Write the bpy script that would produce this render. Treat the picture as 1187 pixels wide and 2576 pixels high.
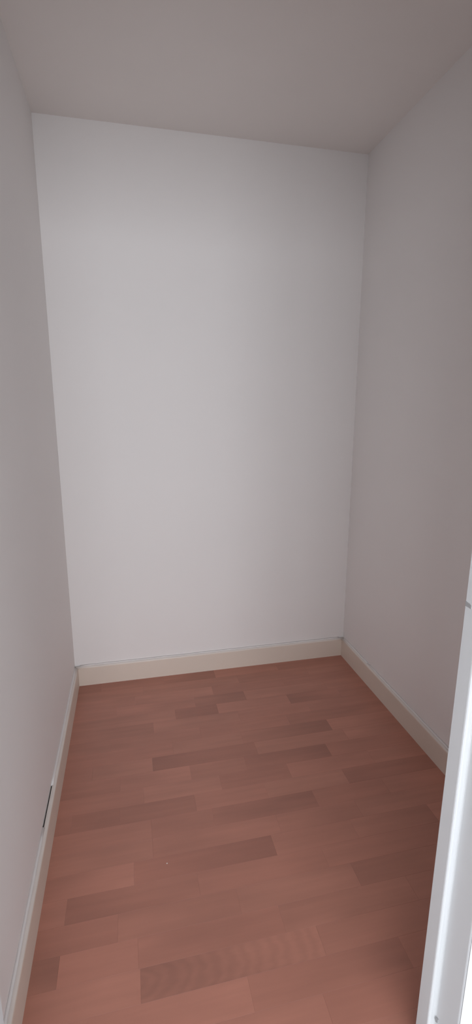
import bpy, bmesh, math, random
from mathutils import Vector, Matrix

for o in list(bpy.data.objects):
    bpy.data.objects.remove(o)
S = bpy.context.scene
C = S.collection

# ------------------------------------------------------------------ camera
# metres; X along the back wall, Y into the storeroom, Z up
CAM_H = 1.3097
F_PX, YAW, PITCH, ROLL = 1198.07, 0.220486, 0.214481, 0.000362
cy, sy, cp, sp = math.cos(YAW), math.sin(YAW), math.cos(PITCH), math.sin(PITCH)
fwd = Vector((sy * cp, cy * cp, -sp))
r0 = Vector((cy, -sy, 0))
u0 = r0.cross(fwd)
right = math.cos(ROLL) * r0 + math.sin(ROLL) * u0
up = -math.sin(ROLL) * r0 + math.cos(ROLL) * u0
cd = bpy.data.cameras.new('camera')
cd.sensor_fit = 'HORIZONTAL'
cd.sensor_width = 36.0
cd.lens = 36.0 * F_PX / 1187.0
cd.clip_start = 0.01
cam = bpy.data.objects.new('camera', cd)
m = Matrix.Identity(4)
for i in range(3):
    m[i][0], m[i][1], m[i][2] = right[i], up[i], -fwd[i]
m[2][3] = CAM_H
cam.matrix_world = m
C.objects.link(cam)
S.camera = cam

# ------------------------------------------------------------------ daylight
SKY_STRENGTH = 9.1
SKY_COLOR = (0.89, 0.94, 1.0)
w = bpy.data.worlds.new('overcast_sky')
S.world = w
w.use_nodes = True
nt = w.node_tree
nt.nodes.clear()
bg = nt.nodes.new('ShaderNodeBackground')
bg.inputs['Color'].default_value = (*SKY_COLOR, 1)
bg.inputs['Strength'].default_value = SKY_STRENGTH
wo = nt.nodes.new('ShaderNodeOutputWorld')
nt.links.new(bg.outputs[0], wo.inputs[0])

# the daylight in the photograph comes in through the doorway from behind the camera: one wide
# window there, opposite the doorway; the portal only guides sampling of the sky in its opening
HX0, HX1, WY = -1.90, 2.10, -2.20
WIN_C, WIN_W, WIN_H = (0.10, WY, 1.25), 3.20, 1.70
pl = bpy.data.lights.new('window_back_offscreen', 'AREA')
pl.shape = 'RECTANGLE'
pl.size, pl.size_y = WIN_W, WIN_H
pl.cycles.is_portal = True
po = bpy.data.objects.new('window_back_offscreen', pl)
po.location = WIN_C
po.rotation_euler = (math.radians(90), 0, 0)
C.objects.link(po)

S.view_settings.view_transform = 'Standard'
S.view_settings.look = 'None'
S.view_settings.gamma = 1.0
S.view_settings.use_curve_mapping = False
S.view_settings.exposure = -0.22

# ------------------------------------------------------------------ dimensions
XL, XR, D = -0.2843, 1.0717, 2.1797      # faces of the skirting boards
T = 0.016                                 # from skirting face to wall
GAP = 0.0040                              # caulked joint between skirting and wall
WL, WR, WB = XL - T, XR + T, D + T        # wall faces
H = 2.40
DY0, DY1 = 0.555, 0.650                   # door frame: room side, storeroom side
DL, DR = -0.2416, 0.5340                  # clear opening at the stop
DH = 2.0
HY0 = WY
WT = 0.10                                 # wall thickness

# ------------------------------------------------------------------ materials
def new_mat(name):
    mt = bpy.data.materials.new(name)
    mt.use_nodes = True
    t = mt.node_tree
    b = t.nodes['Principled BSDF']
    return mt, t, b

def paint(name, col, rough, spec=0.5, scale=260.0, bump=0.05, mottle=0.02):
    mt, t, b = new_mat(name)
    tcn = t.nodes.new('ShaderNodeTexCoord')
    n1 = t.nodes.new('ShaderNodeTexNoise')
    n1.inputs['Scale'].default_value = scale
    n1.inputs['Detail'].default_value = 3.0
    n2 = t.nodes.new('ShaderNodeTexNoise')
    n2.inputs['Scale'].default_value = 2.2
    n2.inputs['Detail'].default_value = 4.0
    mr = t.nodes.new('ShaderNodeMapRange')
    mr.inputs['To Min'].default_value = 1.0 - mottle
    mr.inputs['To Max'].default_value = 1.0 + mottle
    mul = t.nodes.new('ShaderNodeVectorMath')
    mul.operation = 'SCALE'
    mul.inputs[0].default_value = col
    bp = t.nodes.new('ShaderNodeBump')
    bp.inputs['Strength'].default_value = bump
    bp.inputs['Distance'].default_value = 0.002
    t.links.new(tcn.outputs['Object'], n1.inputs['Vector'])
    t.links.new(tcn.outputs['Object'], n2.inputs['Vector'])
    t.links.new(n2.outputs[0], mr.inputs['Value'])
    t.links.new(mr.outputs[0], mul.inputs['Scale'])
    t.links.new(mul.outputs[0], b.inputs['Base Color'])
    t.links.new(n1.outputs[0], bp.inputs['Height'])
    t.links.new(bp.outputs[0], b.inputs['Normal'])
    b.inputs['Roughness'].default_value = rough
    b.inputs['Specular IOR Level'].default_value = spec
    return mt

M_WALL = paint('wall_paint', (0.87, 0.827, 0.808), 0.75, 0.3)
M_CEIL = paint('ceiling_paint', (0.86, 0.80, 0.765), 0.9, 0.2)
M_CREAM = paint('cream_skirting_paint', (0.76, 0.65, 0.56), 0.45, 0.5, 90, 0.03, 0.05)
M_TOP = paint('wall_paint_over_cream', (0.81, 0.74, 0.69), 0.6, 0.4, 90, 0.03, 0.05)
M_FRAME = paint('white_gloss_paint', (0.80, 0.81, 0.82), 0.5, 0.5, 60, 0.03, 0.01)
M_DARK = paint('dirty_nick', (0.42, 0.41, 0.41), 0.8, 0.2)
M_CHIPPED = paint('worn_primer', (0.50, 0.50, 0.51), 0.8, 0.2)
M_SUB = paint('subfloor_board', (0.16, 0.11, 0.08), 0.9, 0.1)
M_HALL = paint('hall_wall_paint', (0.86, 0.85, 0.85), 0.75, 0.3)
M_HALLFLOOR = paint('pale_hall_flooring', (0.62, 0.62, 0.62), 0.6, 0.4)
M_CHIP = paint('paint_flake', (0.75, 0.70, 0.66), 0.7, 0.3)

def wood(name, flame=0.0):
    """Reddish strip parquet; each strip's own tone comes from its object colour."""
    mt, t, b = new_mat(name)
    L = t.links.new
    tcn = t.nodes.new('ShaderNodeTexCoord')
    oi = t.nodes.new('ShaderNodeObjectInfo')
    sc = t.nodes.new('ShaderNodeVectorMath'); sc.operation = 'SCALE'
    sc.inputs[0].default_value = (7.3, 3.1, 5.7)
    L(oi.outputs['Random'], sc.inputs['Scale'])
    ad = t.nodes.new('ShaderNodeVectorMath'); ad.operation = 'ADD'
    L(tcn.outputs['Object'], ad.inputs[0]); L(sc.outputs[0], ad.inputs[1])
    mp = t.nodes.new('ShaderNodeMapping')
    mp.inputs['Scale'].default_value = (3.0, 45.0, 45.0)
    L(ad.outputs[0], mp.inputs['Vector'])
    n1 = t.nodes.new('ShaderNodeTexNoise')
    n1.inputs['Scale'].default_value = 1.0
    n1.inputs['Detail'].default_value = 4.0
    L(mp.outputs[0], n1.inputs['Vector'])
    mp2 = t.nodes.new('ShaderNodeMapping')
    mp2.inputs['Scale'].default_value = (4.0, 9.0, 9.0)
    L(ad.outputs[0], mp2.inputs['Vector'])
    n2 = t.nodes.new('ShaderNodeTexNoise')
    n2.inputs['Scale'].default_value = 1.0
    n2.inputs['Detail'].default_value = 2.0
    L(mp2.outputs[0], n2.inputs['Vector'])
    r1 = t.nodes.new('ShaderNodeMapRange')
    r1.inputs['From Min'].default_value = 0.3; r1.inputs['From Max'].default_value = 0.7
    r1.inputs['To Min'].default_value = 0.94; r1.inputs['To Max'].default_value = 1.06
    L(n1.outputs[0], r1.inputs['Value'])
    r2 = t.nodes.new('ShaderNodeMapRange')
    r2.inputs['From Min'].default_value = 0.3; r2.inputs['From Max'].default_value = 0.7
    r2.inputs['To Min'].default_value = 0.93; r2.inputs['To Max'].default_value = 1.07
    L(n2.outputs[0], r2.inputs['Value'])
    k = t.nodes.new('ShaderNodeMath'); k.operation = 'MULTIPLY'
    L(r1.outputs[0], k.inputs[0]); L(r2.outputs[0], k.inputs[1])
    # tone drifting from one end of the strip to the other
    sg = t.nodes.new('ShaderNodeSeparateXYZ'); L(tcn.outputs['Generated'], sg.inputs[0])
    g0 = t.nodes.new('ShaderNodeMath'); g0.operation = 'SUBTRACT'; g0.inputs[1].default_value = 0.5
    L(sg.outputs['X'], g0.inputs[0])
    g1 = t.nodes.new('ShaderNodeMath'); g1.operation = 'SUBTRACT'; g1.inputs[1].default_value = 0.5
    L(oi.outputs['Alpha'], g1.inputs[0])
    g2 = t.nodes.new('ShaderNodeMath'); g2.operation = 'MULTIPLY_ADD'; g2.inputs[2].default_value = 1.0
    L(g0.outputs[0], g2.inputs[0]); L(g1.outputs[0], g2.inputs[1])
    kk = t.nodes.new('ShaderNodeMath'); kk.operation = 'MULTIPLY'
    L(k.outputs[0], kk.inputs[0]); L(g2.outputs[0], kk.inputs[1])
    k = kk
    last = k
    if flame:
        # cathedral grain: nested arches running along the strip
        mp3 = t.nodes.new('ShaderNodeMapping')
        mp3.inputs['Location'].default_value = (0.25, -0.01, 0)
        mp3.inputs['Scale'].default_value = (1.0, 2.2, 0.0)
        L(tcn.outputs['Object'], mp3.inputs['Vector'])
        wv = t.nodes.new('ShaderNodeTexWave')
        wv.wave_type = 'RINGS'; wv.rings_direction = 'SPHERICAL'
        wv.inputs['Scale'].default_value = 9.0
        wv.inputs['Distortion'].default_value = 3.5
        wv.inputs['Detail'].default_value = 2.0
        wv.inputs['Detail Scale'].default_value = 2.0
        L(mp3.outputs[0], wv.inputs['Vector'])
        r3 = t.nodes.new('ShaderNodeMapRange')
        r3.inputs['To Min'].default_value = 1.0 - flame
        r3.inputs['To Max'].default_value = 1.0 + flame
        L(wv.outputs['Fac'], r3.inputs['Value'])
        k2 = t.nodes.new('ShaderNodeMath'); k2.operation = 'MULTIPLY'
        L(k.outputs[0], k2.inputs[0]); L(r3.outputs[0], k2.inputs[1])
        last = k2
    col = t.nodes.new('ShaderNodeVectorMath'); col.operation = 'SCALE'
    L(oi.outputs['Color'], col.inputs[0]); L(last.outputs[0], col.inputs['Scale'])
    L(col.outputs[0], b.inputs['Base Color'])
    b.inputs['Roughness'].default_value = 0.45
    b.inputs['Specular IOR Level'].default_value = 0.75
    bp = t.nodes.new('ShaderNodeBump')
    bp.inputs['Strength'].default_value = 0.03
    bp.inputs['Distance'].default_value = 0.001
    L(n1.outputs[0], bp.inputs['Height']); L(bp.outputs[0], b.inputs['Normal'])
    return mt

M_WOOD = wood('parquet_strip')
M_FLAME = wood('parquet_strip_flame', 0.045)

def glass_mat():
    mt, t, b = new_mat('window_glass')
    tr = t.nodes.new('ShaderNodeBsdfTransparent')
    gl = t.nodes.new('ShaderNodeBsdfGlossy'); gl.inputs['Roughness'].default_value = 0.02
    fr = t.nodes.new('ShaderNodeFresnel'); fr.inputs['IOR'].default_value = 1.45
    ms = t.nodes.new('ShaderNodeMixShader')
    t.links.new(fr.outputs[0], ms.inputs[0])
    t.links.new(tr.outputs[0], ms.inputs[1]); t.links.new(gl.outputs[0], ms.inputs[2])
    t.links.new(ms.outputs[0], t.nodes['Material Output'].inputs['Surface'])
    return mt
M_GLASS = glass_mat()

# ------------------------------------------------------------------ mesh helpers
def link(name, bm, mats, parent=None, loc=(0, 0, 0)):
    me = bpy.data.meshes.new(name)
    bmesh.ops.recalc_face_normals(bm, faces=bm.faces)
    bm.to_mesh(me); bm.free()
    for mt in (mats if isinstance(mats, (list, tuple)) else [mats]):
        me.materials.append(mt)
    o = bpy.data.objects.new(name, me)
    o.location = loc
    if parent is not None:
        o.parent = parent
    C.objects.link(o)
    return o

def tag(o, label, cat, kind=None, group=None):
    o['label'] = label; o['category'] = cat
    if kind: o['kind'] = kind
    if group: o['group'] = group
    return o

def add_box(bm, x0, x1, y0, y1, z0, z1):
    v = [bm.verts.new((x, y, z)) for z in (z0, z1) for y in (y0, y1) for x in (x0, x1)]
    for f in ((0, 2, 3, 1), (4, 5, 7, 6), (0, 1, 5, 4), (2, 6, 7, 3), (0, 4, 6, 2), (1, 3, 7, 5)):
        bm.faces.new([v[i] for i in f])

def boxes(name, lst, mat, parent=None):
    bm = bmesh.new()
    for b in lst: add_box(bm, *b)
    return link(name, bm, mat, parent)

def prism_z(name, poly, z0, z1, mat, parent=None, bev=0.0015, sharp_y=None):
    """Section poly [(x, y)] pulled up from z0 to z1, vertical arrises eased."""
    bm = bmesh.new()
    a = [bm.verts.new((x, y, z0)) for x, y in poly]
    b = [bm.verts.new((x, y, z1)) for x, y in poly]
    n = len(poly)
    vert = []
    for i in range(n):
        f = bm.faces.new((a[i], a[(i + 1) % n], b[(i + 1) % n], b[i]))
    bm.faces.new(a[::-1]); bm.faces.new(b)
    bm.edges.ensure_lookup_table()
    vert = [e for e in bm.edges if abs(e.verts[0].co.z - e.verts[1].co.z) > 0.5 * (z1 - z0)]
    if sharp_y is not None:
        vert = [e for e in vert if abs(e.verts[0].co.y - sharp_y) > 1e-5]
    if bev:
        bmesh.ops.bevel(bm, geom=vert, offset=bev, segments=3, profile=0.5, affect='EDGES')
    return link(name, bm, mat, parent)

# ------------------------------------------------------------------ room shell
tag(boxes('wall_back', [(WL - WT, WR + WT, WB, WB + WT, -0.05, H + 0.05)], M_WALL),
    'plain white painted wall at the far end of the storeroom', 'wall', 'structure')
tag(boxes('wall_left', [(WL - WT, WL, DY0 + 0.012, WB, -0.05, H + 0.05)], M_WALL),
    'white painted wall beside the skirting board with the open crack', 'wall', 'structure')
tag(boxes('wall_right', [(WR, WR + WT, DY1 - 0.005, WB, -0.05, H + 0.05)], M_WALL),
    'white painted wall behind the door jamb with the nick', 'wall', 'structure')
tag(boxes('ceiling', [(WL - WT, WR + WT, DY1 - 0.005, WB + WT, H, H + 0.08)], M_CEIL),
    'dim off-white painted ceiling of the storeroom', 'ceiling', 'structure')
JT = 0.028                                 # jamb thickness
FY0, FY1 = DY0 + 0.012, DY1 - 0.005        # partition wall with the door
tag(boxes('wall_front', [
    (WL, DL - JT, FY0, FY1, -0.05, H + 0.05),
    (DR + JT, WR + WT, FY0, FY1, -0.05, H + 0.05),
    (DL - JT, DR + JT, FY0, FY1, DH + JT, H + 0.05)], M_WALL),
    'white partition wall around the storeroom doorway', 'wall', 'structure')

# ------------------------------------------------------------------ floor: strip parquet, one object for each strip
floor = boxes('floor', [(WL, WR, 0.6005, WB, -0.05, -0.0125)], M_SUB)
tag(floor, 'reddish brown strip parquet floor of the storeroom', 'floor', 'structure')
PITCH_R = 0.0706
WIDTH = XR - XL
BASE = Vector((0.49, 0.209, 0.149))
# rows counted from the back skirting; (x of the strip's right end from the left skirting,
# tone at its left end, tone at its right end)
ROWS = [
    [(0.105, .87, .85), (0.40, .97, .96), (0.655, .95, .83), (0.98, 1.06, 1.0), (9, .98, .98)],
    [(0.30, .98, .98), (0.76, .97, .95), (1.12, .86, .97), (9, .99, 1.0)],
    [(0.26, 1.0, 1.0), (0.62, 1.0, 1.08), (0.97, .92, .96), (9, .98, .98)],
    [(0.18, 1.0, 1.0), (0.525, 1.0, 1.02), (0.76, .88, .83), (1.16, 1.02, 1.0), (9, .98, .98)],
    [(0.43, 1.0, 1.0), (0.617, .90, .84), (0.95, 1.03, 1.02), (1.20, .82, 1.0), (9, 1.0, 1.0)],
    [(0.332, 1.0, .91), (0.70, 1.0, .98), (1.02, 1.0, 1.03), (9, .99, .99)],
    [(0.16, 1.0, 1.0), (0.52, .99, .97), (0.90, .97, .97), (9, .94, .97)],
    [(0.40, 1.0, 1.01), (0.68, .98, .98), (1.06, .96, .82), (9, 1.07, 1.03)],
    [(0.10, .98, .98), (0.317, 1.0, 1.02), (0.72, .78, .93), (1.10, 1.0, 1.02), (9, 1.03, 1.03)],
    [(0.20, .96, .98), (0.451, 1.0, 1.06), (0.66, .95, .97), (0.995, .95, .79), (9, .97, .99)],
    [(0.28, 1.0, 1.0), (0.55, 1.02, 1.0), (0.809, .95, .93), (1.14, 1.07, 1.02), (9, 1.02, 1.0)],
    [(0.05, .98, .98), (0.20, .92, .86), (0.45, .90, .93), (0.70, .99, .97), (1.00, 1.0, 1.01), (9, .84, .96)],
    [(0.30, 1.02, 1.0), (0.50, .98, .97), (0.855, .94, .80), (1.12, .95, .93), (9, 1.0, 1.02)],
    [(0.30, 1.03, 1.02), (0.70, .99, .97), (0.98, .95, .96), (9, .98, 1.0)],
    [(0.243, 1.05, 1.13), (0.663, .97, .82), (0.93, .99, 1.0), (1.211, 1.0, .88), (9, 1.03, 1.03)],
    [(0.0645, 1.05, 1.05), (0.42, .90, .98), (0.80, .97, .97), (9, .98, .96)],
    [(0.20, .98, .98), (0.52, .97, .95), (0.865, 1.0, 1.0), (1.20, .87, .98), (9, 1.0, 1.0)],
    [(0.063, .97, .85), (0.25, 1.06, 1.04), (0.62, .97, .95), (1.0, .96, .98), (9, 1.0, 1.0)],
    [(0.254, 1.03, 1.06), (0.70, .83, 1.0), (1.05, .96, 1.0), (9, .98, .98)],
    [(0.14, 1.03, 1.03), (0.50, 1.04, 1.05), (0.893, 1.0, .86), (1.22, 1.0, 1.0), (9, .97, .97)],
    [(0.30, 1.0, 1.0), (0.66, 1.03, 1.0), (1.02, .97, .97), (9, 1.0, 1.0)],
    [(0.17, 1.0, 1.0), (0.47, .95, .95), (0.85, 1.03, 1.03), (9, .98, .98)],
    [(0.36, .97, .97), (0.75, 1.0, 1.0), (1.10, .94, .94), (9, 1.02, 1.02)],
]
rnd = random.Random(4)
def plank_mesh(lx, ly):
    bm = bmesh.new()
    add_box(bm, -lx / 2, lx / 2, -ly / 2, ly / 2, -0.012, 0)
    top = [e for e in bm.edges if e.verts[0].co.z > -1e-6 and e.verts[1].co.z > -1e-6]
    bmesh.ops.bevel(bm, geom=top, offset=0.00012, segments=1, affect='EDGES')
    return bm
for r, row in enumerate(ROWS):
    y1 = D - r * PITCH_R + (0.012 if r == 0 else 0)
    y0 = max(D - (r + 1) * PITCH_R, 0.6005)
    x0 = -0.012
    for xe, ta, tb in row:
        x1 = min(xe, WIDTH + 0.012)
        lx, ly = x1 - x0 - 0.00015, y1 - y0 - 0.00015
        flame = (r == 18 and abs(xe - 0.70) < 1e-6)
        o = link('plank', plank_mesh(lx, ly), M_FLAME if flame else M_WOOD, floor,
                 (XL + (x0 + x1) / 2, (y0 + y1) / 2, 0))
        ta, tb = 1 + 1.15 * (ta - 1), 1 + 1.15 * (tb - 1)
        tone = (ta + tb) / 2
        h = rnd.uniform(-0.015, 0.015)
        o.color = (BASE.x * tone, BASE.y * tone ** 1.12 * (1 + h), BASE.z * tone ** 1.15 * (1 + h), 0.5 + (tb - ta) / tone)   # alpha: drift of the tone along the strip
        x0 = x1

# ------------------------------------------------------------------ skirting boards
SKH = 0.098
def skirting(name, p0, p1, inward, label, holes=()):
    """Cream board with a rounded front edge; wall paint over its top and a caulk bead
    against the wall, left open over the stretches in holes (metres along the run)."""
    p0, p1, n = Vector(p0), Vector(p1), Vector(inward)
    d = (p1 - p0).normalized(); Ln = (p1 - p0).length
    th = T - GAP
    R = 0.009
    sec = [(0, 0)]                                     # (depth back from the face, z)
    steps = 6
    for i in range(steps + 1):
        a = i / steps * math.pi / 2
        sec.append((R - R * math.cos(a), SKH - R + R * math.sin(a)))
    sec += [(th, SKH), (th, 0)]
    bm = bmesh.new()
    N = max(2, int(Ln / 0.06))
    rng = random.Random(name)
    rings = []
    for i in range(N + 1):
        s = Ln * i / N
        wob = rng.uniform(-0.0006, 0.0006)
        rings.append([bm.verts.new(p0 + d * s - n * dp + Vector((0, 0, z + (wob if z > 0.05 else 0)))) for dp, z in sec])
    k = len(sec)
    for i in range(N):
        for j in range(k):
            f = bm.faces.new((rings[i][j], rings[i][(j + 1) % k], rings[i + 1][(j + 1) % k], rings[i + 1][j]))
            f.smooth = 1 <= j <= steps
            if 3 <= j <= steps + 1: f.material_index = 1
            if j == steps + 2: f.material_index = 2  # raw wood back, coloured dark to put shade into the open crack
    bm.faces.new(rings[0]); bm.faces.new(rings[-1][::-1])
    o = link(name, bm, [M_CREAM, M_TOP, M_SUB])
    tag(o, label, 'skirting board', 'structure')
    # caulk beads
    cur = 0.0
    for a, b in list(holes) + [(Ln, Ln)]:
        if a - cur > 0.004:
            bm = bmesh.new()
            M = max(1, int((a - cur) / 0.04))
            rr = []
            for i in range(M + 1):
                s = cur + (a - cur) * i / M
                q = p0 + d * s
                j = rng.uniform(-0.0008, 0.0008)
                rr.append([bm.verts.new(q - n * (th - 0.003) + Vector((0, 0, SKH + 0.0004))),
                           bm.verts.new(q - n * (th + 0.0002) + Vector((0, 0, SKH + 0.0018 + j))),
                           bm.verts.new(q - n * (T + 0.0002) + Vector((0, 0, SKH + 0.0045 + j))),
                           bm.verts.new(q - n * (T + 0.0002) + Vector((0, 0, SKH - 0.004))),
                           bm.verts.new(q - n * th + Vector((0, 0, SKH - 0.004)))])
            for i in range(M):
                for j in range(5):
                    bm.faces.new((rr[i][j], rr[i][(j + 1) % 5], rr[i + 1][(j + 1) % 5], rr[i + 1][j])).smooth = j < 2
            bm.faces.new(rr[0]); bm.faces.new(rr[-1][::-1])
            link('caulk_bead', bm, M_WALL, o)
        cur = b
    return o

skirting('baseboard_back', (WL + GAP, D, 0), (WR - GAP, D, 0), (0, -1, 0),
         'cream painted skirting board along the far wall', [(0.0, 0.020), (WR - WL - 0.030, WR - WL - 0.012)])
skirting('baseboard_left', (XL, DY1, 0), (XL, D - 0.0003, 0), (1, 0, 0),
         'cream skirting board with an open crack along its top', [(1.272 - DY1, 1.440 - DY1)])
skirting('baseboard_right', (XR, DY1, 0), (XR, D - 0.0003, 0), (-1, 0, 0),
         'cream skirting board running to the nicked white door jamb', [(1.90 - DY1, 1.915 - DY1)])

# ------------------------------------------------------------------ door frame
door = bpy.data.objects.new('door_1', None)
C.objects.link(door)
door.location = (0, 0, 0)
tag(door, 'white gloss painted door frame around the storeroom doorway', 'door frame', 'structure')
STEP, STOPY = 0.0135, 0.616
def jamb_poly(x, s):
    return [(x, DY1), (x, STOPY), (x + s * STEP, STOPY), (x + s * STEP, DY0), (x + s * JT, DY0), (x + s * JT, DY1)]
jr = prism_z('jamb', jamb_poly(DR, 1), 0, DH, M_FRAME, door, 0.0045, DY1)
jl = prism_z('jamb', jamb_poly(DL, -1), 0, DH, M_FRAME, door, 0.0045, DY1)
boxes('head_jamb', [(DL - JT, DR + JT, STOPY, DY1, DH, DH + JT), (DL - JT, DR + JT, DY0, STOPY, DH + STEP, DH + JT)], M_FRAME, door)
AW, AT = 0.058, 0.012
prism_z('architrave', [(DR + JT, DY0 + AT), (DR + STEP + 0.001, DY0), (DR + STEP + 0.001, DY0 - AT + 0.011), (DR + STEP + 0.001 + AW, DY0 - AT + 0.008), (DR + STEP + 0.001 + AW, DY0 + AT)],
        0, DH + STEP + AW, M_FRAME, door, 0.002)
prism_z('architrave', [(DL - JT, DY0 + AT), (DL - STEP - 0.001, DY0), (DL - STEP - 0.001, DY0 - AT + 0.011), (DL - STEP - 0.001 - AW, DY0 - AT + 0.008), (DL - STEP - 0.001 - AW, DY0 + AT)],
        0, DH + STEP + AW, M_FRAME, door, 0.002)
boxes('architrave', [(DL - STEP, DR + STEP, DY0 - 0.003, FY0, DH + STEP, DH + STEP + AW)], M_FRAME, door)
boxes('threshold', [(DL, DR, 0.585, 0.632, 0.0, 0.010)], M_FRAME, door)
# nick in the far arris of the jamb, and a chip low down on its rebate
def blob(name, pts, depth, mat, parent):
    bm = bmesh.new()
    a = [bm.verts.new(p) for p in pts]
    b = [bm.verts.new(Vector(p) + Vector(depth)) for p in pts]
    n = len(pts)
    for i in range(n):
        bm.faces.new((a[i], a[(i + 1) % n], b[(i + 1) % n], b[i]))
    bm.faces.new(a[::-1]); bm.faces.new(b)
    return link(name, bm, mat, parent)
SHEAR = 0.0095                              # jamb with the nick sheared sideways to match lens distortion at the image edge
for o in [jr] + [c for c in door.children if c.name.startswith('architrave') and c.data.vertices[0].co.x > DR]:
    for v in o.data.vertices: v.co.x += SHEAR * v.co.z
XN = DR + SHEAR * 0.985
NICK = [(XN, 0.6503, 0.9920), (XN, 0.6411, 0.9911), (XN, 0.6370, 0.9897), (XN, 0.6365, 0.9828), (XN, 0.6410, 0.9837), (XN, 0.6503, 0.9835)]
nk = blob('nick', NICK, (-0.0005, 0, 0), M_DARK, door)
nk['label'] = 'grey nick in the white paint'
XC = DR + STEP - 0.0012
chip = blob('chip', [(XC, 0.6133, 0.1131), (XC, 0.6094, 0.1216), (XC, 0.6045, 0.1232), (XC, 0.6046, 0.1147), (XC, 0.6101, 0.1087)],
            (0.0035, 0, 0), M_CHIPPED, door)
chip['label'] = 'small grey chip low on the white jamb'

# ------------------------------------------------------------------ paint flakes on the floor
def flake(x, y, s, seed, label):
    rg = random.Random(seed)
    bm = bmesh.new()
    n = 6
    a, b = [], []
    for i in range(n):
        t = 2 * math.pi * i / n
        q = s * rg.uniform(0.55, 1.0)
        a.append(bm.verts.new((q * math.cos(t), q * math.sin(t), 0)))
        b.append(bm.verts.new((q * 0.8 * math.cos(t), q * 0.8 * math.sin(t), s * rg.uniform(0.25, 0.5))))
    for i in range(n):
        bm.faces.new((a[i], a[(i + 1) % n], b[(i + 1) % n], b[i]))
    bm.faces.new(a[::-1]); bm.faces.new(b)
    o = link('paint_flake', bm, M_CHIP, None, (XL + x, D - y, 0.0))
    return tag(o, label, 'paint flake')
flake(0.338, 1.013, 0.0024, 2, 'tiny white paint flake lying on a dark parquet strip')

# ------------------------------------------------------------------ the room behind the camera
tag(boxes('floor_hall', [(HX0, HX1, HY0, 0.60, -0.05, 0.0)], M_HALLFLOOR), 'pale grey floor of the room outside the doorway', 'floor', 'structure')
tag(boxes('ceiling_hall', [(HX0, HX1, HY0, FY1, H, H + 0.08)], M_CEIL), 'white ceiling of the room outside the doorway', 'ceiling', 'structure')
tag(boxes('wall_hall_front', [(HX0, WL - WT, FY0, FY1, -0.05, H + 0.05), (WR + WT, HX1, FY0, FY1, -0.05, H + 0.05)], M_HALL),
    'white wall of the outer room either side of the storeroom', 'wall', 'structure')
tag(boxes('wall_hall_left', [(HX0 - WT, HX0, HY0, FY1, -0.05, H + 0.05)], M_HALL), 'white side wall of the outer room beyond the cracked skirting', 'wall', 'structure')
tag(boxes('wall_hall_right', [(HX1, HX1 + WT, HY0, FY1, -0.05, H + 0.05)], M_HALL), 'white side wall of the outer room beyond the nicked jamb', 'wall', 'structure')
win = bpy.data.objects.new('window_1', None); C.objects.link(win)
win.location = WIN_C
tag(win, 'wide white framed two pane window of the outer room', 'window', 'structure')
hw, hh, fw = WIN_W / 2, WIN_H / 2, 0.05
boxes('window_frame', [(-hw, -hw + fw, -0.09, -0.03, -hh, hh), (hw - fw, hw, -0.09, -0.03, -hh, hh), (-hw + fw, hw - fw, -0.09, -0.03, -hh, -hh + fw),
                       (-hw + fw, hw - fw, -0.09, -0.03, hh - fw, hh), (-fw / 2, fw / 2, -0.09, -0.03, -hh + fw, hh - fw)], M_FRAME, win)
boxes('pane', [(-hw + fw, -fw / 2, -0.063, -0.057, -hh + fw, hh - fw)], M_GLASS, win)
boxes('pane', [(fw / 2, hw - fw, -0.063, -0.057, -hh + fw, hh - fw)], M_GLASS, win)
cx, cz = WIN_C[0], WIN_C[2]
tag(boxes('wall_hall_back', [
    (HX0 - WT, cx - hw, WY - WT, WY, -0.05, H + 0.05), (cx + hw, HX1 + WT, WY - WT, WY, -0.05, H + 0.05),
    (cx - hw, cx + hw, WY - WT, WY, -0.05, cz - hh), (cx - hw, cx + hw, WY - WT, WY, cz + hh, H + 0.05)], M_HALL),
    'white wall of the outer room opposite the storeroom doorway', 'wall', 'structure')
